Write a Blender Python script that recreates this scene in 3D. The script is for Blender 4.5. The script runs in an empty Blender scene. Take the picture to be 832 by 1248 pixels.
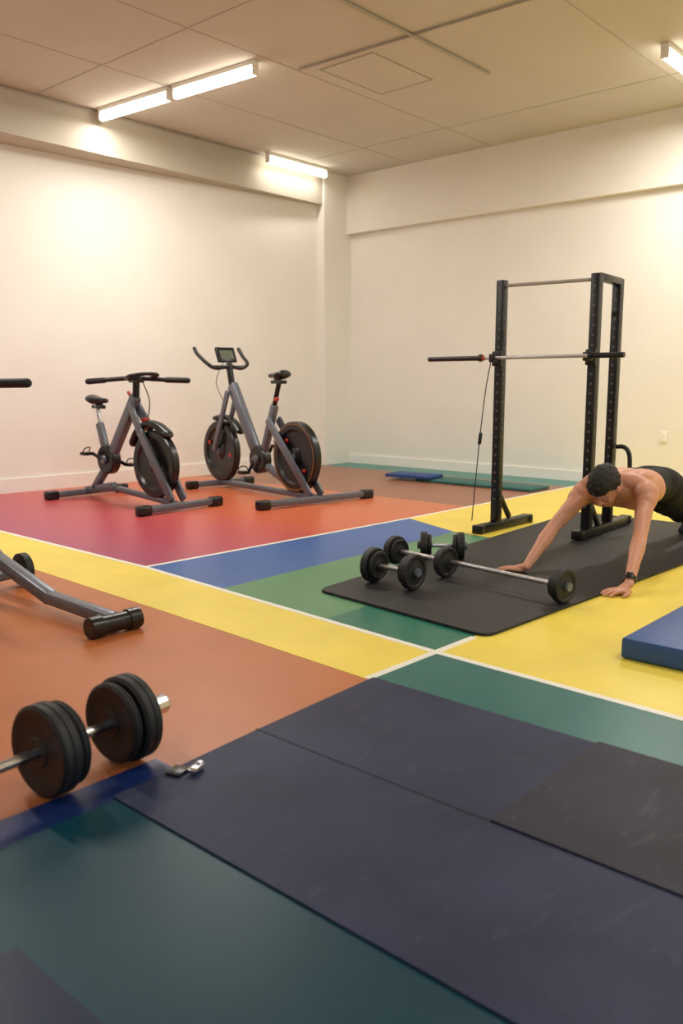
import bpy, bmesh, math, random
from mathutils import Vector, Matrix, Quaternion, noise
random.seed(4)
S=bpy.context.scene
def lin(c):
    return tuple(((x/255)/12.92 if x/255<=0.04045 else ((x/255+0.055)/1.055)**2.4) for x in c)
def M(name,rgb,rough=0.5,metal=0.0,var=0.08,scale=6.0,bump=0.0,bscale=200,emit=0,coat=0.0,rgb2=None,spec=None,scuff=0.0):
    m=bpy.data.materials.new(name);m.use_nodes=True
    nt=m.node_tree;b=nt.nodes['Principled BSDF']
    c=lin(rgb)
    tc=nt.nodes.new('ShaderNodeTexCoord')
    n=nt.nodes.new('ShaderNodeTexNoise');n.inputs['Scale'].default_value=scale;n.inputs['Detail'].default_value=5
    nt.links.new(tc.outputs['Object'],n.inputs['Vector'])
    mx=nt.nodes.new('ShaderNodeMix');mx.data_type='RGBA'
    c2=lin(rgb2) if rgb2 else c
    mx.inputs[6].default_value=(*[x*(1-var) for x in c],1)
    mx.inputs[7].default_value=(*[min(1,x*(1+var)) for x in c2],1)
    mr=nt.nodes.new('ShaderNodeMapRange');mr.inputs[1].default_value=0.3;mr.inputs[2].default_value=0.7
    nt.links.new(n.outputs['Fac'],mr.inputs[0]);nt.links.new(mr.outputs[0],mx.inputs[0])
    out=mx.outputs[2]
    if scuff:
        n3=nt.nodes.new('ShaderNodeTexNoise');n3.inputs['Scale'].default_value=5.5;n3.inputs['Detail'].default_value=8;n3.inputs['Distortion'].default_value=1.6
        mp=nt.nodes.new('ShaderNodeMapping');mp.inputs['Scale'].default_value=(1,2.6,1);mp.inputs['Rotation'].default_value=(0,0,.5)
        nt.links.new(tc.outputs['Object'],mp.inputs[0]);nt.links.new(mp.outputs[0],n3.inputs['Vector'])
        m3=nt.nodes.new('ShaderNodeMapRange');m3.inputs[1].default_value=.58;m3.inputs[2].default_value=.76;m3.inputs[4].default_value=scuff
        nt.links.new(n3.outputs['Fac'],m3.inputs[0])
        x3=nt.nodes.new('ShaderNodeMix');x3.data_type='RGBA';x3.inputs[7].default_value=(*lin((92,88,94)),1)
        nt.links.new(m3.outputs[0],x3.inputs[0]);nt.links.new(out,x3.inputs[6]);out=x3.outputs[2]
    nt.links.new(out,b.inputs['Base Color'])
    b.inputs['Roughness'].default_value=rough;b.inputs['Metallic'].default_value=metal
    if spec is not None: b.inputs['Specular IOR Level'].default_value=spec
    if coat: b.inputs['Coat Weight'].default_value=coat;b.inputs['Coat Roughness'].default_value=.2
    if bump:
        n2=nt.nodes.new('ShaderNodeTexNoise');n2.inputs['Scale'].default_value=bscale;n2.inputs['Detail'].default_value=3
        nt.links.new(tc.outputs['Object'],n2.inputs['Vector'])
        bp=nt.nodes.new('ShaderNodeBump');bp.inputs['Strength'].default_value=bump;bp.inputs['Distance'].default_value=.01
        nt.links.new(n2.outputs['Fac'],bp.inputs['Height']);nt.links.new(bp.outputs[0],b.inputs['Normal'])
    if emit:
        b.inputs['Emission Color'].default_value=(*c,1);b.inputs['Emission Strength'].default_value=emit
    return m
def group(name,loc=(0,0,0),rz=0.0):
    e=bpy.data.objects.new(name,None);S.collection.objects.link(e);e.location=loc;e.rotation_euler=(0,0,rz);e.empty_display_size=.1
    return e
def put(name,bm,mat,parent=None,smooth=True,ang=40):
    me=bpy.data.meshes.new(name)
    bmesh.ops.recalc_face_normals(bm,faces=bm.faces)
    if smooth:
        for f in bm.faces:f.smooth=True
        for e in bm.edges:
            if len(e.link_faces)==2 and e.calc_face_angle(0)>math.radians(ang): e.smooth=False
    bm.to_mesh(me);bm.free()
    for mm in (mat if isinstance(mat,list) else [mat]): me.materials.append(mm)
    o=bpy.data.objects.new(name,me);S.collection.objects.link(o)
    if parent: o.parent=parent
    return o
def frame(d):
    d=Vector(d).normalized();up=Vector((0,0,1)) if abs(d.z)<.95 else Vector((1,0,0))
    x=d.cross(up).normalized();y=x.cross(d).normalized();return x,y
def catmull(pts,n=6):
    P=[Vector(p) for p in pts];out=[]
    for i in range(len(P)-1):
        p0=P[max(i-1,0)];p1=P[i];p2=P[i+1];p3=P[min(i+2,len(P)-1)]
        for k in range(n):
            t=k/n
            out.append(.5*((2*p1)+(-p0+p2)*t+(2*p0-5*p1+4*p2-p3)*t*t+(-p0+3*p1-3*p2+p3)*t**3))
    out.append(P[-1]);return out
def tube_bm(bm,pts,r,seg=16,round_end=False,sx=1.0,sy=1.0):
    P=[Vector(p) for p in pts];n=len(P)
    R=r if isinstance(r,(list,tuple)) else [r]*n
    if round_end:
        d0=(P[0]-P[1]).normalized();d1=(P[-1]-P[-2]).normalized()
        pre=[];post=[];pr=[];po=[]
        for h in (.98,.85,.6,.3):
            pre.append(P[0]+d0*R[0]*h);pr.append(R[0]*math.sqrt(1-h*h))
        for h in (.3,.6,.85,.98):
            post.append(P[-1]+d1*R[-1]*h);po.append(R[-1]*math.sqrt(1-h*h))
        P=pre+P+post;R=pr+list(R)+po;n=len(P)
    T=[]
    for i in range(n):
        a=P[max(i-1,0)];b=P[min(i+1,n-1)];T.append((b-a).normalized())
    x,y=frame(T[0]);rings=[]
    for i in range(n):
        if i>0:
            q=T[i-1].rotation_difference(T[i]);x=q@x;y=q@y
        rings.append([bm.verts.new(P[i]+x*math.cos(2*math.pi*k/seg)*R[i]*sx+y*math.sin(2*math.pi*k/seg)*R[i]*sy) for k in range(seg)])
    for i in range(n-1):
        for k in range(seg):
            bm.faces.new((rings[i][k],rings[i][(k+1)%seg],rings[i+1][(k+1)%seg],rings[i+1][k]))
    bm.faces.new(rings[0][::-1]);bm.faces.new(rings[-1])
def tube(name,pts,r,mat,parent=None,smooth_n=0,seg=16,rnd=False,sx=1,sy=1):
    bm=bmesh.new()
    if smooth_n: pts=catmull(pts,smooth_n)
    tube_bm(bm,pts,r,seg,rnd,sx,sy);return put(name,bm,mat,parent)
def lathe_bm(bm,c,axis,prof,seg=48,closed=False):
    c=Vector(c);axis=Vector(axis).normalized();x,y=frame(axis);rings=[]
    for a,r in prof:
        rings.append([bm.verts.new(c+axis*a+(x*math.cos(2*math.pi*k/seg)+y*math.sin(2*math.pi*k/seg))*max(r,1e-4)) for k in range(seg)])
    n=len(prof)
    for i in range(n if closed else n-1):
        j=(i+1)%n
        for k in range(seg): bm.faces.new((rings[i][k],rings[i][(k+1)%seg],rings[j][(k+1)%seg],rings[j][k]))
    if not closed:
        bm.faces.new(rings[0][::-1]);bm.faces.new(rings[-1])
def lathe(name,c,axis,prof,mat,parent=None,seg=48,closed=False):
    bm=bmesh.new();lathe_bm(bm,c,axis,prof,seg,closed);return put(name,bm,mat,parent,ang=30)
def box_bm(bm,c,s,rot=None,bev=0.0,seg=2):
    m=Matrix.Translation(Vector(c))
    if rot is not None: m=m@rot.to_4x4()
    m=m@Matrix.Diagonal((*s,1))
    r=bmesh.ops.create_cube(bm,size=1,matrix=m)
    if bev:
        ed=list({e for v in r['verts'] for e in v.link_edges})
        bmesh.ops.bevel(bm,geom=ed,offset=bev,segments=seg,affect='EDGES',profile=.5)
def box(name,c,s,mat,parent=None,rot=None,bev=0.0,seg=2):
    bm=bmesh.new();box_bm(bm,c,s,rot,bev,seg);return put(name,bm,mat,parent,ang=35)
def beam_bm(bm,p0,p1,w,h,bev=.006):
    p0=Vector(p0);p1=Vector(p1);d=p1-p0;x,y=frame(d)
    rot=Matrix((x,y,d.normalized())).transposed()
    box_bm(bm,(p0+p1)/2,(w,h,d.length),rot,bev)
def beam(name,p0,p1,w,h,mat,parent=None,bev=.006):
    bm=bmesh.new();beam_bm(bm,p0,p1,w,h,bev);return put(name,bm,mat,parent,ang=35)
def ell_bm(bm,c,s,R=None,sub=3):
    m=Matrix.Translation(Vector(c))
    if R is not None:m=m@R.to_4x4()
    bmesh.ops.create_icosphere(bm,subdivisions=sub,radius=1,matrix=m@Matrix.Diagonal((*s,1)))
def slab(name,pts,z0,z1,mat,parent=None,bev=0):
    bm=bmesh.new();lo=[bm.verts.new((*p,z0)) for p in pts];hi=[bm.verts.new((*p,z1)) for p in pts];n=len(pts)
    bm.faces.new(lo[::-1]);top=bm.faces.new(hi)
    for i in range(n):bm.faces.new((lo[i],lo[(i+1)%n],hi[(i+1)%n],hi[i]))
    if bev:
        bmesh.ops.bevel(bm,geom=list(top.edges),offset=bev,segments=2,affect='EDGES')
    return put(name,bm,mat,parent,smooth=False)
# ---------------------------------------------------------------- materials
wallM=M('wall_paint',(238,234,225),.85,var=.02,scale=2,bump=.05,bscale=60)
wallF=M('wall_beam_paint',(232,227,215),.85,var=.02,scale=2)
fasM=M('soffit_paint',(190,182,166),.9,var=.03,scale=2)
ceilM=M('ceiling_paint',(203,197,186),.9,var=.03,scale=1.5)
seamM=M('ceiling_seam',(182,175,163),.9,var=.03)
trimM=M('trim_paint',(242,238,230),.5,var=.01)
pipeM=M('conduit_paint',(168,160,146),.6,var=.05)
blk=M('black_powdercoat',(17,17,19),.38,var=.15,scale=30)
rub=M('black_rubber',(20,20,21),.55,var=.2,scale=25,bump=.15,bscale=250)
rubs=M('satin_black_plastic',(15,15,17),.3,var=.1)
gry=M('grey_frame_metal',(104,108,118),.35,metal=.3,var=.06)
chrome=M('chrome',(205,205,210),.18,metal=1,var=.04)
steel=M('knurled_steel',(190,190,192),.3,metal=.9,var=.08,bump=.3,bscale=900)
red=M('red_accent',(180,50,34),.4,var=.05)
gold=M('brass_accent',(150,110,60),.4,metal=.5,var=.05)
# ---------------------------------------------------------------- room
HC=3.9
def quadwall(name,p0,p1,z0,z1,mat,th=.12,side=1):
    p0=Vector((*p0,0));p1=Vector((*p1,0));d=(p1-p0).normalized();n=Vector((-d.y,d.x,0))*side*th
    return slab(name,[tuple(p.xy) for p in (p0,p1,p1+n,p0+n)],z0,z1,mat)
WL0=(-3.0,8.88);WL1=(9.17,8.05)
def wly(x): return 8.88+(8.05-8.88)*(x+3)/12.17
quadwall('wall_left',WL0,(9.17,8.05),0,HC,wallM,.12,1)
quadwall('wall_right',(9.17,8.3),(9.17,-3),0,HC,wallM,.12,1)
quadwall('wall_back',(-3,-3),(9.17,-3),0,HC,wallM,.12,-1)
quadwall('wall_front_side',(-3,-3),(-3,8.9),0,HC,wallM,.12,1)
slab('ceiling',[(-3.1,-3.1),(9.3,-3.1),(9.3,9),(-3.1,9)],HC,HC+.1,ceilM)
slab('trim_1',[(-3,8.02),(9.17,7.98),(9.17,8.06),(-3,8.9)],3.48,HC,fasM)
slab('trim_2',[(9.07,-3),(9.17,-3),(9.17,8.0),(9.07,8.0)],3.15,HC,wallF)
slab('trim_3',[(8.62,7.95),(9.17,7.95),(9.17,8.1),(8.62,8.1)],0,HC,wallM)
quadwall('baseboard_left',(-3,8.88),(8.62,wly(8.62)),0,.15,trimM,.02,-1)
slab('baseboard_right',[(9.15,-3),(9.17,-3),(9.17,7.95),(9.15,7.95)],0,.12,trimM)
bm=bmesh.new()
for yv in (6.85,5.65,3.2,2.0,.8): box_bm(bm,(3.1,yv,HC-.001),(11.9,.012,.004))
for xv in (4.55,8.1): box_bm(bm,(xv,2.5,HC-.001),(.012,10.9,.004))
put('trim_4',bm,seamM)
# floor
fl=slab('floor',[(-3.1,-3.1),(9.3,-3.1),(9.3,9),(-3.1,9)],-.1,0,M('floor_base',(186,108,60),.36,var=.06,scale=3,spec=.36))
def FM(n,c,rough=.35,var=.07,spec=.38,**k): return M('floor_'+n,c,rough,var=var,scale=2.2,bump=.06,bscale=35,spec=spec,**k)
yel=FM('yellow',(240,214,84));blu=FM('blue',(50,96,164));lgr=FM('light_green',(86,138,98));dgr=FM('green',(30,110,90))
tea=FM('teal',(26,102,98));fte=FM('deep_teal',(8,60,74),.4,spec=.28);fbl=FM('deep_blue',(20,42,92))
fnv=FM('midnight',(14,32,62),.4,spec=.28)
bro=FM('brown',(150,98,72));ltl=FM('pale_teal',(60,130,122))
wht=M('floor_white_line',(236,232,218),.45,var=.03)
def grad():
    m=bpy.data.materials.new('floor_red_orange_blend');m.use_nodes=True;nt=m.node_tree;b=nt.nodes['Principled BSDF']
    tc=nt.nodes.new('ShaderNodeTexCoord');sp=nt.nodes.new('ShaderNodeSeparateXYZ');nt.links.new(tc.outputs['Object'],sp.inputs[0])
    mr=nt.nodes.new('ShaderNodeMapRange');mr.inputs[1].default_value=3.0;mr.inputs[2].default_value=6.6
    nt.links.new(sp.outputs[0],mr.inputs[0])
    cr=nt.nodes.new('ShaderNodeValToRGB');e=cr.color_ramp.elements
    e[0].position=0;e[0].color=(*lin((162,60,100)),1);e[1].position=1;e[1].color=(*lin((200,112,66)),1)
    for p,c in ((.2,(182,68,90)),(.38,(194,80,76)),(.55,(204,98,64))):
        x=e.new(p);x.color=(*lin(c),1)
    nt.links.new(mr.outputs[0],cr.inputs[0]);nt.links.new(cr.outputs[0],b.inputs['Base Color']);b.inputs['Roughness'].default_value=.34
    return m
def patch(nm,pts,mat):
    return slab('paint_'+nm,pts,0.0,.0012,mat,fl)
L2=[(3.12,8.6),(3.08,6.26),(3.06,4.36),(2.97,3.2),(2.885,2.02),(2.85,.96),(2.78,-2.99)]
OY=[(2.72,8.6),(2.59,5.31),(2.51,3.43),(2.435,2.03)]
patch('red',[(3.12,8.45)]+L2[1:3]+[(5.69,4.28),(6.6,4.27),(6.6,8.2)],grad())
patch('brown',[(6.6,8.2),(6.6,4.27),(8.6,4.25),(8.6,8.08)],bro)
patch('pale_teal',[(8.6,8.08),(8.6,4.25),(9.16,4.25),(9.16,8.04)],ltl)
patch('yellow_strip',OY+[L2[4],L2[3],L2[2],L2[1],(3.12,8.45)],yel)
patch('blue',[L2[2],(3.0,3.57),(5.4,3.62),(5.69,4.28)],blu)
patch('light_green',[(3.0,3.57),(2.94,2.72),(5.3,2.72),(5.4,3.62)],lgr)
patch('green',[(2.94,2.72),(2.885,2.02),(5.3,2.02),(5.3,2.72)],dgr)
patch('yellow_far',[(5.69,4.28),(5.4,3.62),(5.3,2.02),(9.16,2.02),(9.16,4.25)],yel)
patch('yellow_near',[L2[4],L2[5],L2[6],(9.16,-2.99),(9.16,2.02)],yel)
patch('teal_strip',[(2.46,2.02),(2.46,-2.99),(2.78,-2.99),(2.85,.96),(2.885,2.02)],tea)
patch('blue_strip',[(-2.99,1.93),(1.46,1.93),(1.46,2.06),(-2.99,2.06)],fbl)
patch('deep_teal',[(.74,1.93),(.74,-2.99),(1.23,-2.99),(1.23,1.93)],fte)
patch('deep_teal_2',[(.74,1.93),(.74,1.55),(-2.99,1.55),(-2.99,1.93)],fte)
patch('midnight',[(-2.99,1.55),(-2.99,-2.99),(.74,-2.99),(.74,1.55)],fnv)
def stripe(nm,pts,w,h=.0024):
    a=[];b=[];P=[Vector((*p,0)) for p in pts]
    for i in range(len(P)):
        d=(P[min(i+1,len(P)-1)]-P[max(i-1,0)]).normalized();n=Vector((-d.y,d.x,0))*w/2
        a.append(tuple((P[i]+n).xy));b.append(tuple((P[i]-n).xy))
    slab('line_'+nm,a+b[::-1],0.0,h,wht,fl)
stripe('long',[(3.12,8.4)]+L2[1:],.035)
stripe('cross',[L2[2],(5.69,4.28),(9.15,4.25)],.035,.0021)
stripe('short',[(2.44,2.028),(3.18,2.012)],.035,.0019)
nav=M('rubber_navy',(32,40,72),.55,var=.2,scale=3,bump=.14,bscale=120,rgb2=(40,47,74),scuff=.25,spec=.3)
til=M('rubber_charcoal',(36,36,52),.55,var=.3,scale=4,bump=.2,bscale=120,scuff=.5,spec=.3)
drk=M('seam_dark',(14,14,18),.8)
rf=group('rubber_flooring',(0,0,0))
slab('sheet',[(1.23,1.94),(1.23,-2.99),(2.46,-2.99),(2.455,2.01),(1.82,1.98)],.0015,.007,nav,rf)
slab('tile',[(1.81,1.085),(1.80,-2.95),(2.465,-2.95),(2.465,1.085)],.007,.012,til,rf,bev=.002)
slab('seam',[(1.812,1.985),(1.806,1.985),(1.806,1.09),(1.812,1.09)],.007,.0076,drk,rf)
def pipe(nm,p0,p1,r=.012):
    return tube(nm,[p0,p1],r,pipeM)
pipe('conduit',(-2.9,4.42,HC-.014),(6.95,4.39,HC-.014))
pipe('conduit',(5.75,5.6,HC-.014),(6.15,-2.9,HC-.014),.009)
pipe('conduit',(3,8.0,HC-.014),(8.6,7.95,HC-.014),.01)
h=group('ceiling_hatch',(6.33,5.18,HC))
for i,(c,s) in enumerate([((0,-.3,0),(.88,.01,.008)),((0,.3,0),(.88,.01,.008)),((-.43,0,0),(.01,.6,.008)),((.43,0,0),(.01,.6,.008)),((0,0,.001),(.84,.58,.006))]):
    box(f'part_{i+1}',(c[0],c[1],c[2]-.002),s,pipeM if i<4 else ceilM,h)
tubeM=M('fluorescent_tube',(255,247,232),.5,emit=7,var=0)
chan=M('fixture_white',(240,236,225),.5,var=.01)
LC=(1,.962,.90);KP=1.28
def fixture(x,y,ang,power=55,L=1.05,col=LC):
    g=group('fluorescent_light',(x,y,0),ang)
    box('channel',(0,0,HC-.02),(L,.075,.04),chan,g,bev=.006)
    for sx in(-1,1): box(f'end_{sx}',(sx*(L/2-.01),0,HC-.08),(.02,.07,.08),chan,g,bev=.006)
    tube('tube',[(-L/2+.02,0,HC-.09),(L/2-.02,0,HC-.09)],.036,tubeM,g,rnd=False)
    la=bpy.data.lights.new('lamp','AREA');la.shape='RECTANGLE';la.size=L;la.size_y=.08;la.energy=power*KP;la.color=col
    lo=bpy.data.objects.new('lamp',la);S.collection.objects.link(lo);lo.parent=g;lo.location=(0,0,HC-.135)
fixture(5.25,7.38,math.radians(94),13)
fixture(5.33,6.27,math.radians(94),48)
fixture(8.0,7.83,0,4)
fixture(7.85,2.95,0,50)
fixture(7.9,-.5,0,38)  # unseen fixture added off to the right for fill light
fixture(2.0,6.0,math.radians(90),56)  # unseen fixture added off to the left as fill
fixture(4.3,.3,math.radians(90),44)  # out-of-view fixture added to light the near area
fixture(-.5,2.5,math.radians(90),18)  # unseen fixture added beside the camera as weak fill
wg=group('fill_frame_1',(1.5,-2.98,1.9))  # invented frame, out of view behind the camera, around a fill light
for i,(c,s) in enumerate([((0,0,.75),(2.9,.06,.08)),((0,0,-.75),(2.9,.06,.08)),((-1.42,0,0),(.08,.06,1.5)),((1.42,0,0),(.08,.06,1.5)),((0,0,0),(.05,.05,1.5))]): box(f'frame_{i+1}',c,s,trimM,wg,bev=.006)
la=bpy.data.lights.new('cool_fill','AREA');la.shape='RECTANGLE';la.size=2.7;la.size_y=1.4;la.energy=80;la.color=(.62,.8,1)  # cool fill lamp added to turn the foreground bluish, not a known window
lo=bpy.data.objects.new('cool_fill',la);S.collection.objects.link(lo);lo.parent=wg;lo.location=(0,.02,0);lo.rotation_euler=(math.radians(90),0,0)
o=group('wall_outlet',(9.165,3.47,.56))
box('plate',(-.004,0,0),(.01,.085,.125),trimM,o,bev=.003)
for s in(-1,1): box(f'socket_{s}',(-.009,0,s*.028),(.006,.03,.034),trimM,o,bev=.002)
# ---------------------------------------------------------------- mats
mm=M('exercise_mat_foam',(28,27,29),.6,var=.12,scale=12,bump=.1,bscale=300)
def rounded(pts,r,n=6):
    out=[];N=len(pts)
    for i in range(N):
        p=Vector(pts[i]);a=(Vector(pts[i-1])-p).normalized();b=(Vector(pts[(i+1)%N])-p).normalized()
        A=p+a*r;B=p+b*r
        for k in range(n+1):
            t=k/n;out.append(tuple((1-t)**2*A+2*t*(1-t)*p+t*t*B))
    return out
slab('exercise_mat',rounded([(3.2,1.96),(6.9,1.78),(6.9,3.34),(3.32,3.12)],.07),.0025,.0155,mm,bev=.004)
gm=group('gym_mat',(3.97,1.07,0))
pad=M('blue_vinyl',(34,78,138),.45,var=.06,bump=.05,bscale=90)
box('pad',(0,0,.048),(1.28,.64,.088),pad,gm,bev=.012,seg=3)
tube('piping_top',[(-.63,.31,.088),(.63,.31,.088)],.004,pad,gm);tube('piping_front',[(-.635,-.31,.088),(-.635,.31,.088)],.004,pad,gm)
y=group('yoga_mat',(8.1,5.3,0));box('sheet',(0,-.2,.018),(.42,1.5,.03),M('mat_teal',(40,96,92),.6),y,bev=.008);
y=group('yoga_mat',(8.0,5.95,.001),.1);box('sheet',(0,0,.055),(.34,.6,.04),M('mat_blue',(36,66,128),.6),y,bev=.012)
# ---------------------------------------------------------------- weights
def plate(name,c,ax,r,th,parent,side=1):
    h=th/2
    prof=[(-h,.0),(-h,r*.16),(-h-.004,r*.17),(-h-.004,r*.32),(-h+.002,r*.34),(-h+.006,r*.42),(-h+.006,r*.74),(-h,r*.8),(-h,r*.95),(-h+.006,r),(h-.006,r),(h,r*.95),(h,r*.8),(h-.006,r*.74),(h-.006,r*.42),(h-.002,r*.34),(h+.004,r*.32),(h+.004,r*.17),(h,r*.16),(h,0)]
    lathe(name,c,ax,prof,rub,parent)
def dumbbell(name,p0,p1,r,th=.045,ext=.03):
    p0=Vector(p0);p1=Vector(p1);c=(p0+p1)/2;g=group(name,(c.x,c.y,0));o=Vector((c.x,c.y,0));a=p0-o;b=p1-o;d=(b-a).normalized()
    tube('bar',[a-d*ext,b+d*ext],.0135,steel,g)
    for i,q in enumerate((a,b)):
        s=-1 if i==0 else 1
        plate(f'plate_{i+1}',q,d,r,th,g)
        plate(f'plate_small_{i+1}',q-d*s*(th*.8),d,r*.82,th*.55,g)
        lathe(f'collar_{i+1}',q+d*s*(th/2+.008),d,[(-.012,.0),(-.012,.026),(.012,.024),(.012,0)],gry,g,24)
    return g,o,d
mz=.016
dumbbell('dumbbell',(3.66,3.0,.1+mz),(3.66,2.72,.1+mz),.1)
dumbbell('dumbbell',(4.38,3.17,.087+mz),(4.52,2.98,.087+mz),.087)
g,o_,d=dumbbell('barbell',(4.12,3.2,.09+mz),(3.95,1.97,.09+mz),.09,ext=.04)
plate('plate_3',Vector((3.99,2.76,.09+mz))-o_+Vector((.045,0,0)),d,.09,.045,g)
g=group('barbell',(1.2,2.1,0))
R=.132
c=lambda x:Vector((x-1.2,(.09*(x-1.14)),.0))+Vector((0,0,R+.002))
d=(c(1.6)-c(1)).normalized()
tube('bar',[c(.2),c(1.545)],.0155,chrome,g,seg=24)
def bigplate(n,x,r,th):
    h=th/2;prof=[(-h,0),(-h,r*.3),(-h+.004,r*.34),(-h+.004,r*.7),(-h,r*.76),(-h,r*.93),(-h+.008,r),(-.003,r),(0,r*.975),(.003,r),(h-.008,r),(h,r*.93),(h,r*.76),(h-.004,r*.7),(h-.004,r*.34),(h,r*.3),(h,0)]
    lathe(n,c(x),d,prof,rub,g,64)
bigplate('plate_1',1.125,R,.062);bigplate('plate_2',1.175,R*.93,.03)
bigplate('plate_3',1.355,R*.93,.03);bigplate('plate_4',1.41,R,.062)
lathe('collar_inner',c(1.215),d,[(-.012,0),(-.012,.028),(.012,.026),(.012,0)],rubs,g,24)
lathe('collar_outer',c(1.465),d,[(-.03,0),(-.03,.034),(.0,.03),(.01,.022),(.01,0)],rubs,g,32)
bm=bmesh.new();lathe_bm(bm,c(1.535),d,[(-.035,0),(-.035,.027),(-.028,.031),(.016,.031),(.024,.027),(.026,.018),(.02,.016),(.02,0)],12)
put('star_nut',bm,chrome,g,ang=15)
g=group('barbell_clip',(1.46,1.9,.008),.35)
box('lever',(.012,-.02,.012),(.055,.03,.012),chrome,g,bev=.003);box('strap',(-.01,.03,.004),(.06,.05,.006),rubs,g,bev=.002)
lathe('pin',(.035,-.02,.014),(0,0,1),[(-.01,.009),(.008,.009)],chrome,g,16)
# ---------------------------------------------------------------- rack
g=group('squat_rack',(0,0,0))
Lp=(5.69,3.43);Rp=(5.76,2.71);R2=(6.18,2.74);TP=1.9
for n,p in(('post_1',Lp),('post_2',Rp),('post_3',R2)):
    box(n,(p[0],p[1],TP/2+.02),(.065,.065,TP-.04),blk,g,bev=.004)
bm=bmesh.new()
for p in(Lp,Rp,R2):
    for i in range(24):
        z=.25+i*.068
        bmesh.ops.create_cone(bm,segments=12,radius1=.009,radius2=.009,depth=.003,cap_ends=True,matrix=Matrix.Translation((p[0]-.033,p[1],z))@Matrix.Rotation(math.pi/2,4,'Y'))
        bmesh.ops.create_cone(bm,segments=12,radius1=.009,radius2=.009,depth=.003,cap_ends=True,matrix=Matrix.Translation((p[0],p[1]-.033,z))@Matrix.Rotation(math.pi/2,4,'X'))
put('holes',bm,M('hole_grey',(95,92,88),.7),g)
tube('pull_up_bar',[(Lp[0],Lp[1],1.86),(Rp[0],Rp[1],1.86)],.013,pipeM,g)
beam('top_side',(Rp[0],Rp[1],TP-.02),(R2[0],R2[1],TP-.02),.065,.05,blk,g)
beam('base_1',(5.44,3.43,.035),(6.18,3.43,.035),.075,.065,blk,g)
beam('base_2',(5.62,2.705,.052),(6.55,2.75,.052),.075,.065,blk,g)
for i,(x,yv,z) in enumerate([(5.44,3.43,.035),(6.18,3.43,.035),(5.62,2.705,.054),(6.55,2.75,.054)]): box(f'foot_{i+1}',(x,yv,z),(.05,.09,.066),rubs,g,bev=.01)
for n,p in(('gusset_1',Lp),('gusset_2',Rp)):
    beam(n,(p[0]+.2,p[1],.08),(p[0]+.02,p[1],.30),.03,.04,blk,g)
for n,p in(('hook_1',Lp),('hook_2',Rp)):
    box(n,(p[0]-.045,p[1],1.32),(.03,.075,.11),blk,g,bev=.004);box(n+'_lip',(p[0]-.085,p[1],1.3),(.07,.05,.014),blk,g,bev=.003);box(n+'_tip',(p[0]-.12,p[1],1.325),(.012,.05,.06),blk,g,bev=.003)
tube('rear_handle',[(6.2,2.7,.66),(6.2,2.64,.66),(6.2,2.60,.61),(6.2,2.59,.5),(6.2,2.59,.4)],.017,blk,g,smooth_n=5)
tube('cable',[(5.66,3.48,1.36),(5.64,3.52,1.1),(5.6,3.54,.7),(5.6,3.57,.35),(5.58,3.58,.07)],.004,drk,g,smooth_n=6,seg=8)
tube('cable_clip',[(5.605,3.535,.75),(5.6,3.54,.68)],.014,rubs,g,rnd=True)
g=group('olympic_barbell',(0,0,0))
bz=1.325
tube('shaft',[(5.605,2.44,bz+.004),(5.6,3.6,bz)],.013,steel,g)
tube('sleeve_1',[(5.6,3.56,bz),(5.6,4.03,bz)],.019,blk,g,rnd=False)
tube('sleeve_2',[(5.605,2.66,bz+.004),(5.605,2.42,bz+.004)],.019,blk,g)
for i,yv in enumerate((3.55,2.66)): lathe(f'stop_{i+1}',(5.603,yv,bz+.002),(0,1,0),[(-.012,0),(-.012,.028),(.012,.028),(.012,0)],blk,g,24)
lathe('red_ring',(5.6,3.52,bz),(0,1,0),[(-.012,0),(-.012,.016),(.012,.016),(.012,0)],red,g,24)
# ---------------------------------------------------------------- bikes
def flywheel(c,r,w,parent,n='flywheel',accent=True,rim=None):
    h=w/2
    prof=[(-h*.4,0),(-h*.4,r*.55),(-h*.5,r*.72),(-h,r*.78),(-h,r*.96),(-h*.7,r),(h*.7,r),(h,r*.96),(h,r*.78),(h*.5,r*.72),(h*.4,r*.55),(h*.4,0)]
    lathe(n,c,(0,1,0),prof,rubs,parent,64)
    for s in(-1,1):
        lathe(n+f'_hub_{s}',Vector(c)+Vector((0,s*h*.6,0)),(0,s,0),[(-.02,0),(-.02,r*.28),(0,r*.26),(.015,r*.12),(.02,0)],rubs,parent,32)
        lathe(n+f'_axle_{s}',Vector(c)+Vector((0,s*(h*.6+.018),0)),(0,s,0),[(-.01,0),(-.01,r*.09),(.006,r*.09),(.008,0)],gry,parent,20)
        if rim: lathe(n+f'_rim_{s}',Vector(c)+Vector((0,s*h,0)),(0,s,0),[(-.004,r*.95),(.0015,r*.945),(.0015,r*.915),(-.004,r*.91)],rim,parent,64,closed=True)
def saddle(c,parent):
    bm=bmesh.new();rings=[]
    st=[(-.13,.02,.02),(-.125,.06,.035),(-.10,.088,.048),(-.05,.092,.048),(0,.068,.040),(.05,.042,.034),(.1,.029,.03),(.14,.022,.024),(.155,.008,.01)]
    for x,w,h in st:
        rings.append([bm.verts.new((c[0]+x,c[1]+math.cos(a)*w,c[2]+math.sin(a)*h*(.9 if math.sin(a)>0 else .8)+(.015 if x<-.08 else 0))) for a in [2*math.pi*k/16 for k in range(16)]])
    for i in range(len(rings)-1):
        for k in range(16): bm.faces.new((rings[i][k],rings[i][(k+1)%16],rings[i+1][(k+1)%16],rings[i+1][k]))
    bm.faces.new(rings[0]);bm.faces.new(rings[-1]);put('saddle',bm,rubs,parent,ang=70)
    tube('saddle_clamp',[(c[0]-.03,c[1],c[2]-.045),(c[0]+.05,c[1],c[2]-.045)],.02,rubs,parent)
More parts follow.
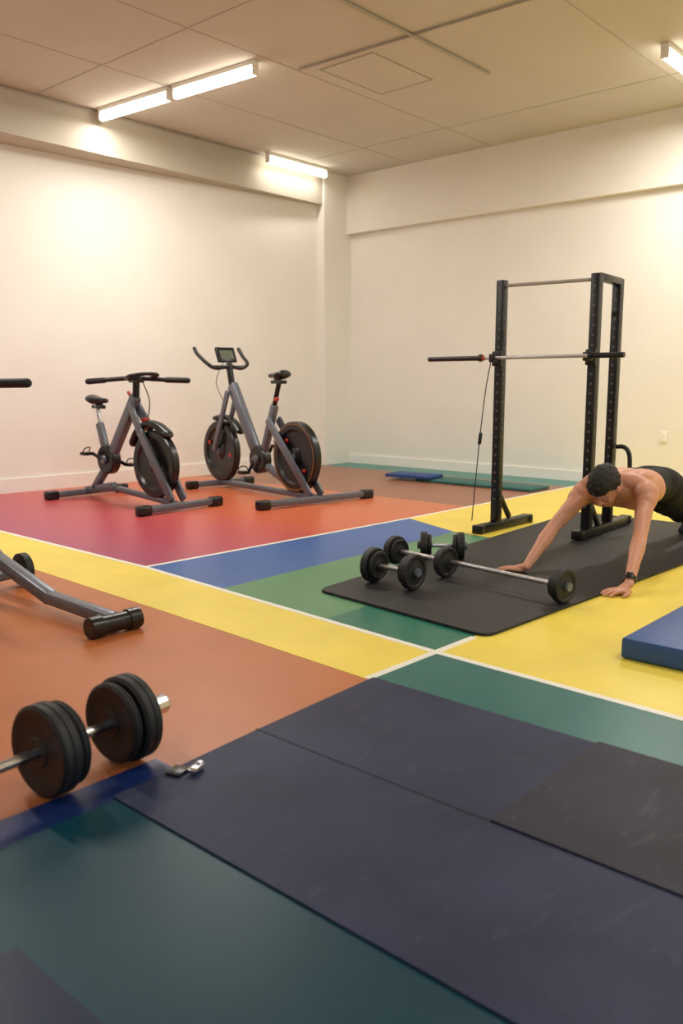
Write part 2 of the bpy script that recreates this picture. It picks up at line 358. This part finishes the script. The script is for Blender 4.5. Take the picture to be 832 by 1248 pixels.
def crank(c,parent,a=.5,y0=.06):
    lathe('chain_case',c,(0,1,0),[(-.05,0),(-.05,.13),(-.035,.145),(.035,.145),(.05,.13),(.05,0)],rubs,parent,40)
    for s in(-1,1):
        ang=a if s==1 else a+math.pi
        p=Vector(c)+Vector((0,s*.075,0));q=p+Vector((math.cos(ang)*.16,s*.015,math.sin(ang)*.16))
        beam(f'crank_arm_{s}',p,q,.018,.034,rubs if s>0 else blk,parent)
        box(f'pedal_{s}',q+Vector((0,s*.06,0)),(.10,.1,.032),rubs,parent,bev=.008)
        tube(f'toe_strap_{s}',[q+Vector((-.03,s*.02,.01)),q+Vector((.01,s*.03,.06)),q+Vector((.03,s*.1,.05)),q+Vector((.0,s*.11,0))],.006,rubs,parent,smooth_n=4,seg=8)
        lathe(f'crank_hub_{s}',p,(0,s,0),[(-.02,0),(-.02,.045),(.005,.04),(.01,0)],gry,parent,24)
def stab(n,x,y0,y1,parent,z=.048,w=.072):
    beam(n,(x,y0,z),(x,y1,z),w,.06,gry,parent,bev=.014)
    for i,yv in enumerate((y0,y1)):
        box(n+f'_cap_{i+1}',(x,yv,z-.003),(.095,.13,.088),rubs,parent,bev=.02,seg=3)
g=group('exercise_bike',(4.67,6.85,0),-math.pi/2)
stab('front_stabilizer',.78,-.40,.40,g);stab('rear_stabilizer',-.74,-.40,.40,g)
flywheel((.43,0,.40),.31,.08,g,accent=False)
crank((-.33,0,.40),g,a=-.35)
beam('base_rail',(-.74,0,.06),(-.25,0,.14),.07,.08,gry,g,bev=.015)
beam('base_rail_rear',(-.60,0,.09),(-.33,0,.36),.07,.075,gry,g,bev=.015)
beam('base_rail_front',(-.2,.0,.12),(.72,0,.055),.055,.055,gry,g,bev=.012)
beam('main_tube',(-.33,0,.36),(.16,0,1.02),.08,.11,gry,g,bev=.025)
for s in(-1,1):
    bm=bmesh.new();beam_bm(bm,(.1,s*.035,.95),(.30,s*.068,.68),.04,.085,.014);beam_bm(bm,(.29,s*.068,.70),(.74,s*.068,.09),.036,.09,.014)
    put(f'fork_{s}',bm,gry,g,ang=35)
tube('wheel_guard',[(.12,0,.60),(.20,0,.70),(.34,0,.765),(.48,0,.75),(.6,0,.69)],.07,rubs,g,smooth_n=5,sx=.9,sy=.5,rnd=True)
beam('seat_tube',(-.36,0,.44),(-.47,0,.75),.065,.075,gry,g,bev=.016)
tube('seat_post',[(-.45,0,.72),(-.5,0,.92)],.023,chrome,g)
beam('seat_slider',(-.57,0,.905),(-.38,0,.905),.045,.035,rubs,g)
saddle((-.47,0,.965),g)
tube('tension_knob',[(.12,0,.96),(.04,0,1.05)],.016,red,g,rnd=True)
tube('head_post',[(.15,0,.96),(.17,0,1.18)],.033,rubs,g)
box('head_clamp',(.17,0,1.17),(.16,.08,.06),rubs,g,bev=.012)
tube('handlebar',[(-.09,-.24,1.155),(.0,-.14,1.17),(.12,-.04,1.18),(.2,.04,1.18),(.3,.14,1.17),(.48,.28,1.16)],.021,rubs,g,smooth_n=5,rnd=True)
tube('grip_1',[(-.16,-.30,1.15),(-.05,-.2,1.162)],.027,rub,g,rnd=True);tube('grip_2',[(.36,.2,1.165),(.52,.32,1.16)],.027,rub,g,rnd=True)
tube('inner_bar',[(.12,-.08,1.18),(.26,-.13,1.20),(.35,-.02,1.22),(.36,.1,1.21),(.22,.1,1.18)],.017,rubs,g,smooth_n=6)
tube('brake_cable',[(.22,.02,1.17),(.3,.04,1.0),(.3,.03,.85),(.26,0,.72)],.005,drk,g,smooth_n=5,seg=8)
box('brake_pad',(.29,0,.80),(.05,.05,.04),red,g,bev=.008)
B0=Vector((5.8,5.45,0));gB=group('exercise_bike',B0,math.radians(81.1));g=gB
stab('rear_stabilizer',0,-.62,.62,g);stab('front_stabilizer',1.74,-.36,.36,g)
flywheel((.32,0,.425),.345,.09,g,'flywheel',accent=False,rim=gold)
flywheel((1.70,0,.40),.33,.08,g,'front_wheel',accent=False)
for i in range(2):
    a=i*2.9+.4;box(f'reflector_{i+1}',(1.70+math.cos(a)*.22,.03,.40+math.sin(a)*.22),(.05,.012,.04),red,g,bev=.004)
    a+=.5;box(f'reflector_{i+4}',(.32+math.cos(a)*.2,.03,.425+math.sin(a)*.2),(.05,.012,.03),red,g,bev=.004)
beam('base_rail',(.02,0,.06),(1.72,0,.06),.07,.055,gry,g,bev=.014)
crank((.95,0,.36),g,a=-1.0)
beam('main_tube',(1.46,0,1.12),(.98,0,.38),.085,.125,gry,g,bev=.025)
beam('seat_tube',(.68,0,.92),(.92,0,.34),.065,.08,gry,g,bev=.018)
tube('seat_post',[(.7,0,.88),(.60,0,1.15)],.025,rubs,g)
beam('seat_slider',(.50,0,1.145),(.72,0,1.145),.045,.035,rubs,g)
saddle((.62,0,1.205),g)
tube('seat_knob',[(.68,0,.97),(.58,.04,.98)],.02,red,g,rnd=True)
for s in(-1,1):
    bm=bmesh.new();beam_bm(bm,(.72,s*.065,.78),(.02,s*.07,.08),.034,.085,.014);put(f'rear_stay_{s}',bm,gry,g,ang=35)
    bm=bmesh.new();beam_bm(bm,(1.46,s*.058,1.05),(1.76,s*.062,.40),.032,.07,.014);put(f'front_fork_{s}',bm,gry,g,ang=35)
beam('lower_tube',(.95,0,.34),(.25,0,.08),.065,.07,gry,g,bev=.016)
tube('front_guard',[(1.34,0,.64),(1.46,0,.73),(1.62,0,.77),(1.78,0,.755)],.06,rubs,g,smooth_n=5,sx=.9,sy=.5,rnd=True)
tube('steering_post',[(1.45,0,1.05),(1.52,0,1.34)],.035,rubs,g)
tube('horn_1',[(1.5,.02,1.31),(1.56,.14,1.29),(1.6,.22,1.34),(1.76,.24,1.44),(1.82,.24,1.5)],.02,rubs,g,smooth_n=6,rnd=True)
tube('horn_2',[(1.5,-.02,1.31),(1.5,-.14,1.29),(1.5,-.22,1.34),(1.62,-.24,1.42),(1.7,-.24,1.5)],.02,rubs,g,smooth_n=6,rnd=True)
tube('cross_bar',[(1.52,-.18,1.3),(1.52,.18,1.3)],.02,rubs,g)
box('monitor',(1.58,0,1.43),(.04,.23,.17),rubs,g,rot=Matrix.Rotation(math.radians(25),3,'Y'),bev=.012)
box('monitor_screen',(1.558,0,1.432),(.006,.16,.10),M('lcd_screen',(92,98,84),.25),g,rot=Matrix.Rotation(math.radians(25),3,'Y'))
tube('sensor_wire',[(1.54,.05,1.36),(1.62,.1,1.15),(1.52,.08,.95)],.004,drk,g,smooth_n=5,seg=8)
g=group('exercise_bike',(2.13,4.6,0),-math.pi/2)
bm=bmesh.new();beam_bm(bm,(1.3,0,.065),(.74,0,.075),.07,.065,.016);beam_bm(bm,(.77,0,.07),(.2,0,.2),.07,.07,.016);beam_bm(bm,(.23,0,.19),(-.2,0,.42),.065,.07,.016)
put('base_rail',bm,gry,g,ang=35)
tube('front_foot',[(1.31,-.11,.05),(1.31,.11,.05)],.042,rubs,g,rnd=False)
box('front_foot_block',(1.27,0,.05),(.09,.1,.08),rubs,g,bev=.015)
for i,s in enumerate((-1,1)): lathe(f'foot_cap_{i+1}',(1.31,s*.10,.05),(0,1,0),[(-.035,0),(-.035,.042),(-.03,.05),(.03,.05),(.035,.042),(.035,0)],rubs,g,28)
beam('cross_foot',(.18,-.35,.075),(.1,.18,.075),.06,.05,gry,g,bev=.012)
lathe('transport_wheel',(.12,.19,.095),(0,1,0),[(-.03,0),(-.03,.05),(-.025,.085),(-.02,.092),(.02,.092),(.025,.085),(.03,.05),(.03,0)],rub,g,40)
lathe('transport_hub',(.12,.195,.095),(0,1,0),[(-.03,0),(-.03,.03),(.03,.025),(.035,0)],gry,g,24)
beam('rear_rail',(-.15,0,.3),(-.8,0,.06),.06,.065,gry,g,bev=.012)
stab('rear_stabilizer',-.82,-.35,.35,g)
flywheel((.05,-.12,.42),.27,.06,g);crank((-.35,-.12,.40),g)
beam('main_tube',(-.35,-.12,.36),(.3,-.3,1.0),.065,.085,gry,g,bev=.018)
beam('seat_tube',(-.35,-.12,.4),(-.55,-.12,.9),.055,.06,gry,g,bev=.014)
saddle((-.55,-.12,.97),g)
tube('head_post',[(.3,-.3,.95),(.36,-.32,1.13)],.028,rubs,g)
tube('red_knob',[(.45,-.32,1.08),(.5,-.22,1.06)],.016,red,g,rnd=True)
tube('handlebar',[(.3,-.6,1.14),(.34,-.45,1.14),(.4,-.3,1.14),(.52,-.2,1.14),(.68,-.09,1.142)],.018,rubs,g,smooth_n=5,rnd=True)
tube('grip',[(.58,-.15,1.141),(.73,-.05,1.143)],.023,rub,g,rnd=True)
# ---------------------------------------------------------------- man
skinM=M('skin',(200,140,110),.48,var=.06,scale=9,bump=.03,bscale=120)
b=skinM.node_tree.nodes['Principled BSDF'];b.inputs['Subsurface Weight'].default_value=.12;b.inputs['Subsurface Radius'].default_value=(1,.35,.2);b.inputs['Subsurface Scale'].default_value=.02
cloth=M('black_cloth',(17,17,19),.85,var=.2,scale=20,bump=.1,bscale=60)
shoe=M('shoe_dark',(30,30,34),.6)
man=group('man',(0,0,0))
bm=bmesh.new()
def ch(pts,rs,n=5,seg=20,sx=1,sy=1):
    P=catmull(pts,n);rr=[]
    for i in range(len(rs)-1):
        for k in range(n):
            t=k/n;t=t*t*(3-2*t);rr.append(rs[i]*(1-t)+rs[i+1]*t)
    rr.append(rs[-1]);tube_bm(bm,P,rr,seg,True,sx,sy)
yc=2.15
rings=[]
TR=[(4.885,.52,.06,.04),(4.91,.518,.12,.065),(4.95,.51,.165,.09),(5.01,.50,.195,.112),(5.09,.492,.205,.125),(5.18,.488,.197,.128),(5.27,.488,.175,.118),(5.36,.49,.155,.104),(5.44,.49,.152,.100),(5.53,.482,.168,.112),(5.62,.468,.172,.115),(5.70,.45,.155,.1),(5.75,.44,.1,.06)]
for x,z,w,h in TR:
    rg=[]
    for k in range(32):
        a=2*math.pi*k/32;ca,sa=math.cos(a),math.sin(a)
        yy=w*math.copysign(abs(ca)**.8,ca);zz=h*math.copysign(abs(sa)**.85,sa)
        if sa>0: zz-= .014*math.exp(-(yy/.02)**2) if .0<x<5.5 else 0
        rg.append(bm.verts.new((x,yc+yy,z+zz)))
    rings.append(rg)
for i in range(len(rings)-1):
    for k2 in range(32): bm.faces.new((rings[i][k2],rings[i][(k2+1)%32],rings[i+1][(k2+1)%32],rings[i+1][k2]))
bm.faces.new(rings[0]);bm.faces.new(rings[-1])
SR=(4.96,2.36,.455);SL=(4.93,1.95,.49)
for s,sh in((1,SR),(-1,SL)):
    ch([(4.93,yc+s*.04,.56),(4.95,yc+s*.13,.545),Vector(sh)+Vector((.01,0,.02))],[.05,.055,.06])
    ell_bm(bm,(5.07,yc+s*.11,.575),(.10,.07,.038))
    ell_bm(bm,(5.04,yc+s*.10,.41),(.10,.09,.04))
    ell_bm(bm,(5.16,yc+s*.165,.49),(.12,.045,.08))
    ell_bm(bm,sh,(.078,.072,.078))
hc=Vector((4.80,2.15,.535))
zc=Vector((-.85,.02,.46)).normalized();xf=Vector((-.50,.16,-.85));xf=(xf-zc*xf.dot(zc)).normalized();yl=zc.cross(xf)
HR=Matrix((xf,yl,zc)).transposed()
hp=lambda x,y_,z:hc+HR@Vector((x,y_,z))
ch([(4.97,yc,.535),(4.91,yc,.54),hp(-.03,0,-.07)],[.075,.065,.06])
ell_bm(bm,hp(-.008,0,.03),(.098,.078,.092),HR)
ell_bm(bm,hp(.022,0,-.02),(.072,.066,.088),HR)
ell_bm(bm,hp(.045,0,-.085),(.042,.045,.034),HR)
ell_bm(bm,hp(.085,0,.028),(.016,.05,.012),HR)
ch([hp(.082,0,.015),hp(.1,0,-.012),hp(.112,0,-.03)],[.009,.012,.0145],seg=12)
for s in(-1,1):
    ell_bm(bm,hp(.1,s*.012,-.034),(.01,.009,.009),HR,2)
    ell_bm(bm,hp(-.002,s*.08,-.012),(.02,.009,.032),HR)
    ell_bm(bm,hp(.062,s*.042,-.025),(.025,.022,.02),HR)
ell_bm(bm,hp(.09,0,-.062),(.012,.024,.007),HR,2);ell_bm(bm,hp(.087,0,-.074),(.012,.021,.007),HR,2)
def arm(sh,el,wr,out):
    sh,el,wr=map(Vector,(sh,el,wr))
    ch([sh,sh.lerp(el,.35),sh.lerp(el,.7),el,el.lerp(wr,.25),el.lerp(wr,.6),wr],[.06,.053,.046,.041,.045,.035,.026])
    du=(el-sh).normalized();dl=(wr-el).normalized()
    q=Vector((0,0,1)).rotation_difference(du).to_matrix();q2=Vector((0,0,1)).rotation_difference(dl).to_matrix()
    bk=(Vector((1,0,0))-du*du.x).normalized()
    ell_bm(bm,sh.lerp(el,.45)+bk*.02,(.04,.042,.10),q)
    ell_bm(bm,sh.lerp(el,.5)-bk*.018,(.036,.038,.085),q)
    ell_bm(bm,sh.lerp(el,.12)+Vector((0,out*.012,0)),(.062,.058,.085),q)
    ell_bm(bm,el+bk*.024,(.02,.02,.024),q)
    ell_bm(bm,el.lerp(wr,.25)+Vector((0,out*.010,0)),(.04,.036,.08),q2)
ELR=(4.71,2.44,.25);WRR=(4.435,2.455,.055)
ELL=(4.72,1.89,.27);WRL=(4.415,1.815,.055)
arm(SR,ELR,WRR,1);arm(SL,ELL,WRL,-1)
def hand(w,d,z0,side):
    d=Vector((*d,0)).normalized();n=Vector((-d.y,d.x,0))*side;w=Vector(w);base=Vector((w.x,w.y,z0))
    L=lambda a,b,z:base+d*a+n*b+Vector((0,0,z))
    ch([w,L(.03,0,.036),L(.055,0,.026)],[.026,.026,.024],sx=1.15,sy=.8)
    R=Matrix((d,n,Vector((0,0,1)))).transposed()
    ell_bm(bm,L(.055,.002,.021),(.052,.042,.02),R);ell_bm(bm,L(.078,-.002,.022),(.03,.043,.017),R)
    ell_bm(bm,L(.035,.026,.018),(.035,.02,.017),R)
    for b0,ln,sp in((.031,.078,.16),(.0105,.088,.04),(-.0105,.082,-.08),(-.031,.064,-.22)):
        a0=.088-abs(b0)*.25
        dx=lambda t:(a0+ln*t*math.cos(sp),b0+ln*t*math.sin(sp))
        ch([L(a0-.03,b0*.9,.022),L(a0,b0,.024),L(*dx(.45),.022),L(*dx(.78),.0145),L(*dx(1.0),.009)],[.0105,.0098,.009,.0082,.0072],n=3,seg=12)
    ch([L(.02,.028,.018),L(.042,.05,.018),L(.07,.068,.014),L(.092,.076,.01)],[.014,.0125,.0105,.0085],n=3,seg=12)
hand(WRR,(-.3,.95),.016,-1)
hand(WRL,(-.88,.47),.003,1)
for s in(-1,1):
    y0=yc+s*.09
    ch([(5.6,y0,.46),(5.74,y0,.40),(5.92,y0+s*.01,.315),(6.03,y0+s*.01,.265),(6.14,y0+s*.01,.245),(6.28,y0,.18),(6.43,y0,.135)],[.1,.095,.072,.06,.06,.052,.037])
    ch([(6.45,y0,.14),(6.49,y0,.11),(6.47,y0,.072),(6.42,y0,.052),(6.38,y0,.045)],[.036,.038,.038,.034,.027],seg=16,sx=1,sy=1)
me=bpy.data.meshes.new('body');bm.to_mesh(me);bm.free()
tmp=bpy.data.objects.new('body_tmp',me);S.collection.objects.link(tmp)
md=tmp.modifiers.new('r','REMESH');md.mode='VOXEL';md.voxel_size=.0042;md.use_smooth_shade=True
sm=tmp.modifiers.new('s','SMOOTH');sm.factor=.5;sm.iterations=3
dg=bpy.context.evaluated_depsgraph_get();me2=bpy.data.meshes.new_from_object(tmp.evaluated_get(dg))
bpy.data.objects.remove(tmp)
me2.name='body';body=bpy.data.objects.new('body',me2);S.collection.objects.link(body);body.parent=man
me2.materials.clear()
for mmx in(skinM,cloth,shoe): me2.materials.append(mmx)
bm=bmesh.new();bm.from_mesh(me2);bm.normal_update()
WX=5.31
vs=[v for v in bm.verts if (4.88<v.co.x<5.36 and v.co.z>.3) or (4.5<v.co.x<4.95 and .1<v.co.z<.45 and abs(v.co.y-yc)>.17)]
for _ in range(8): bmesh.ops.smooth_vert(bm,verts=vs,factor=.5,use_axis_x=True,use_axis_y=True,use_axis_z=True)
bm.normal_update()
for v in bm.verts:
    x=v.co.x
    if WX<x<6.44 and v.co.z>.1:
        t=min(1,(x-WX)/.006);k=min(1,(x-WX)/.05)
        v.co+=v.normal*(.006*t+.008*k*noise.noise(Vector((x*14,v.co.y*9,v.co.z*9))))
for f in bm.faces:
    cx=f.calc_center_median().x
    f.material_index=0 if cx<WX+.002 else (1 if f.calc_center_median().z>.11 or cx<6.2 else 2);f.smooth=True
bm.to_mesh(me2);bm.free()
bm=bmesh.new();bmesh.ops.create_icosphere(bm,subdivisions=6,radius=1)
for v in bm.verts:
    u=v.co.copy()
    x,y_,z=u.x*.112-.010,u.y*.089,u.z*.106+.034
    hz=z-( .052 if x>.045 else (.052-(.045-x)*1.15))
    kf=max(0,min(1,(hz+.006)/.012))
    n=noise.noise(Vector((x*160,y_*160,z*45)))*.006+noise.noise(Vector((x,y_,z))*38)*.006
    s=(.86+.14*kf)
    cc=Vector((-.008,0,.03));p=cc+(Vector((x,y_,z))-cc)*s
    p+=u.normalized()*n*kf
    v.co=hp(*p)
hairM=M('hair_black',(24,18,15),.5,var=.4,scale=90,bump=.6,bscale=220)
put('hair',bm,hairM,man,ang=180)
eyeM=M('eye_white',(225,215,205),.3);irisM=M('iris',(40,25,15),.3);lipM=M('lips',(165,95,80),.5)
for s in(-1,1):
    bm=bmesh.new();ell_bm(bm,hp(.081,s*.03,.004),(.011,.014,.0085),HR);put(f'eye_{s}',bm,eyeM,man)
    bm=bmesh.new();ell_bm(bm,hp(.0895,s*.03,.001),(.004,.006,.006),HR);put(f'iris_{s}',bm,irisM,man)
    bm=bmesh.new();ell_bm(bm,hp(.0815,s*.03,.009),(.0125,.0155,.007),HR);put(f'eyelid_{s}',bm,skinM,man)
    tube(f'eyebrow_{s}',[hp(.094,s*.014,.026),hp(.092,s*.032,.031),hp(.08,s*.048,.026)],.0035,hairM,man,smooth_n=4,rnd=True)
bm=bmesh.new();ell_bm(bm,hp(.094,0,-.068),(.01,.022,.008),HR);put('lips',bm,lipM,man)
wd=(Vector(ELL)-Vector(WRL)).normalized();wc=Vector(WRL)+wd*.035
lathe('watch_strap',wc,wd,[(-.012,.027),(-.012,.0335),(.012,.035),(.012,.029)],rubs,man,32)
x_,y_=frame(wd)
rot=Matrix((x_,wd,y_)).transposed()
box('watch_face',wc+(y_ if y_.z>0 else -y_)*.036,(.036,.04,.012),rubs,man,rot=rot,bev=.004)
# ---------------------------------------------------------------- camera/world
cam=bpy.data.cameras.new('camera');co=bpy.data.objects.new('camera',cam);S.collection.objects.link(co);S.camera=co
cam.sensor_width=36;cam.lens=1030/1248*36;co.location=(0,0,1.15);co.rotation_euler=(math.radians(90-8.775),0,math.radians(41.56-90))
cam.clip_start=.05;cam.dof.use_dof=True;cam.dof.focus_distance=4.9;cam.dof.aperture_fstop=2.4
w=bpy.data.worlds.new('world');S.world=w;w.use_nodes=True;w.node_tree.nodes['Background'].inputs[0].default_value=(.9,.85,.75,1);w.node_tree.nodes['Background'].inputs[1].default_value=.3
S.view_settings.view_transform='Standard'
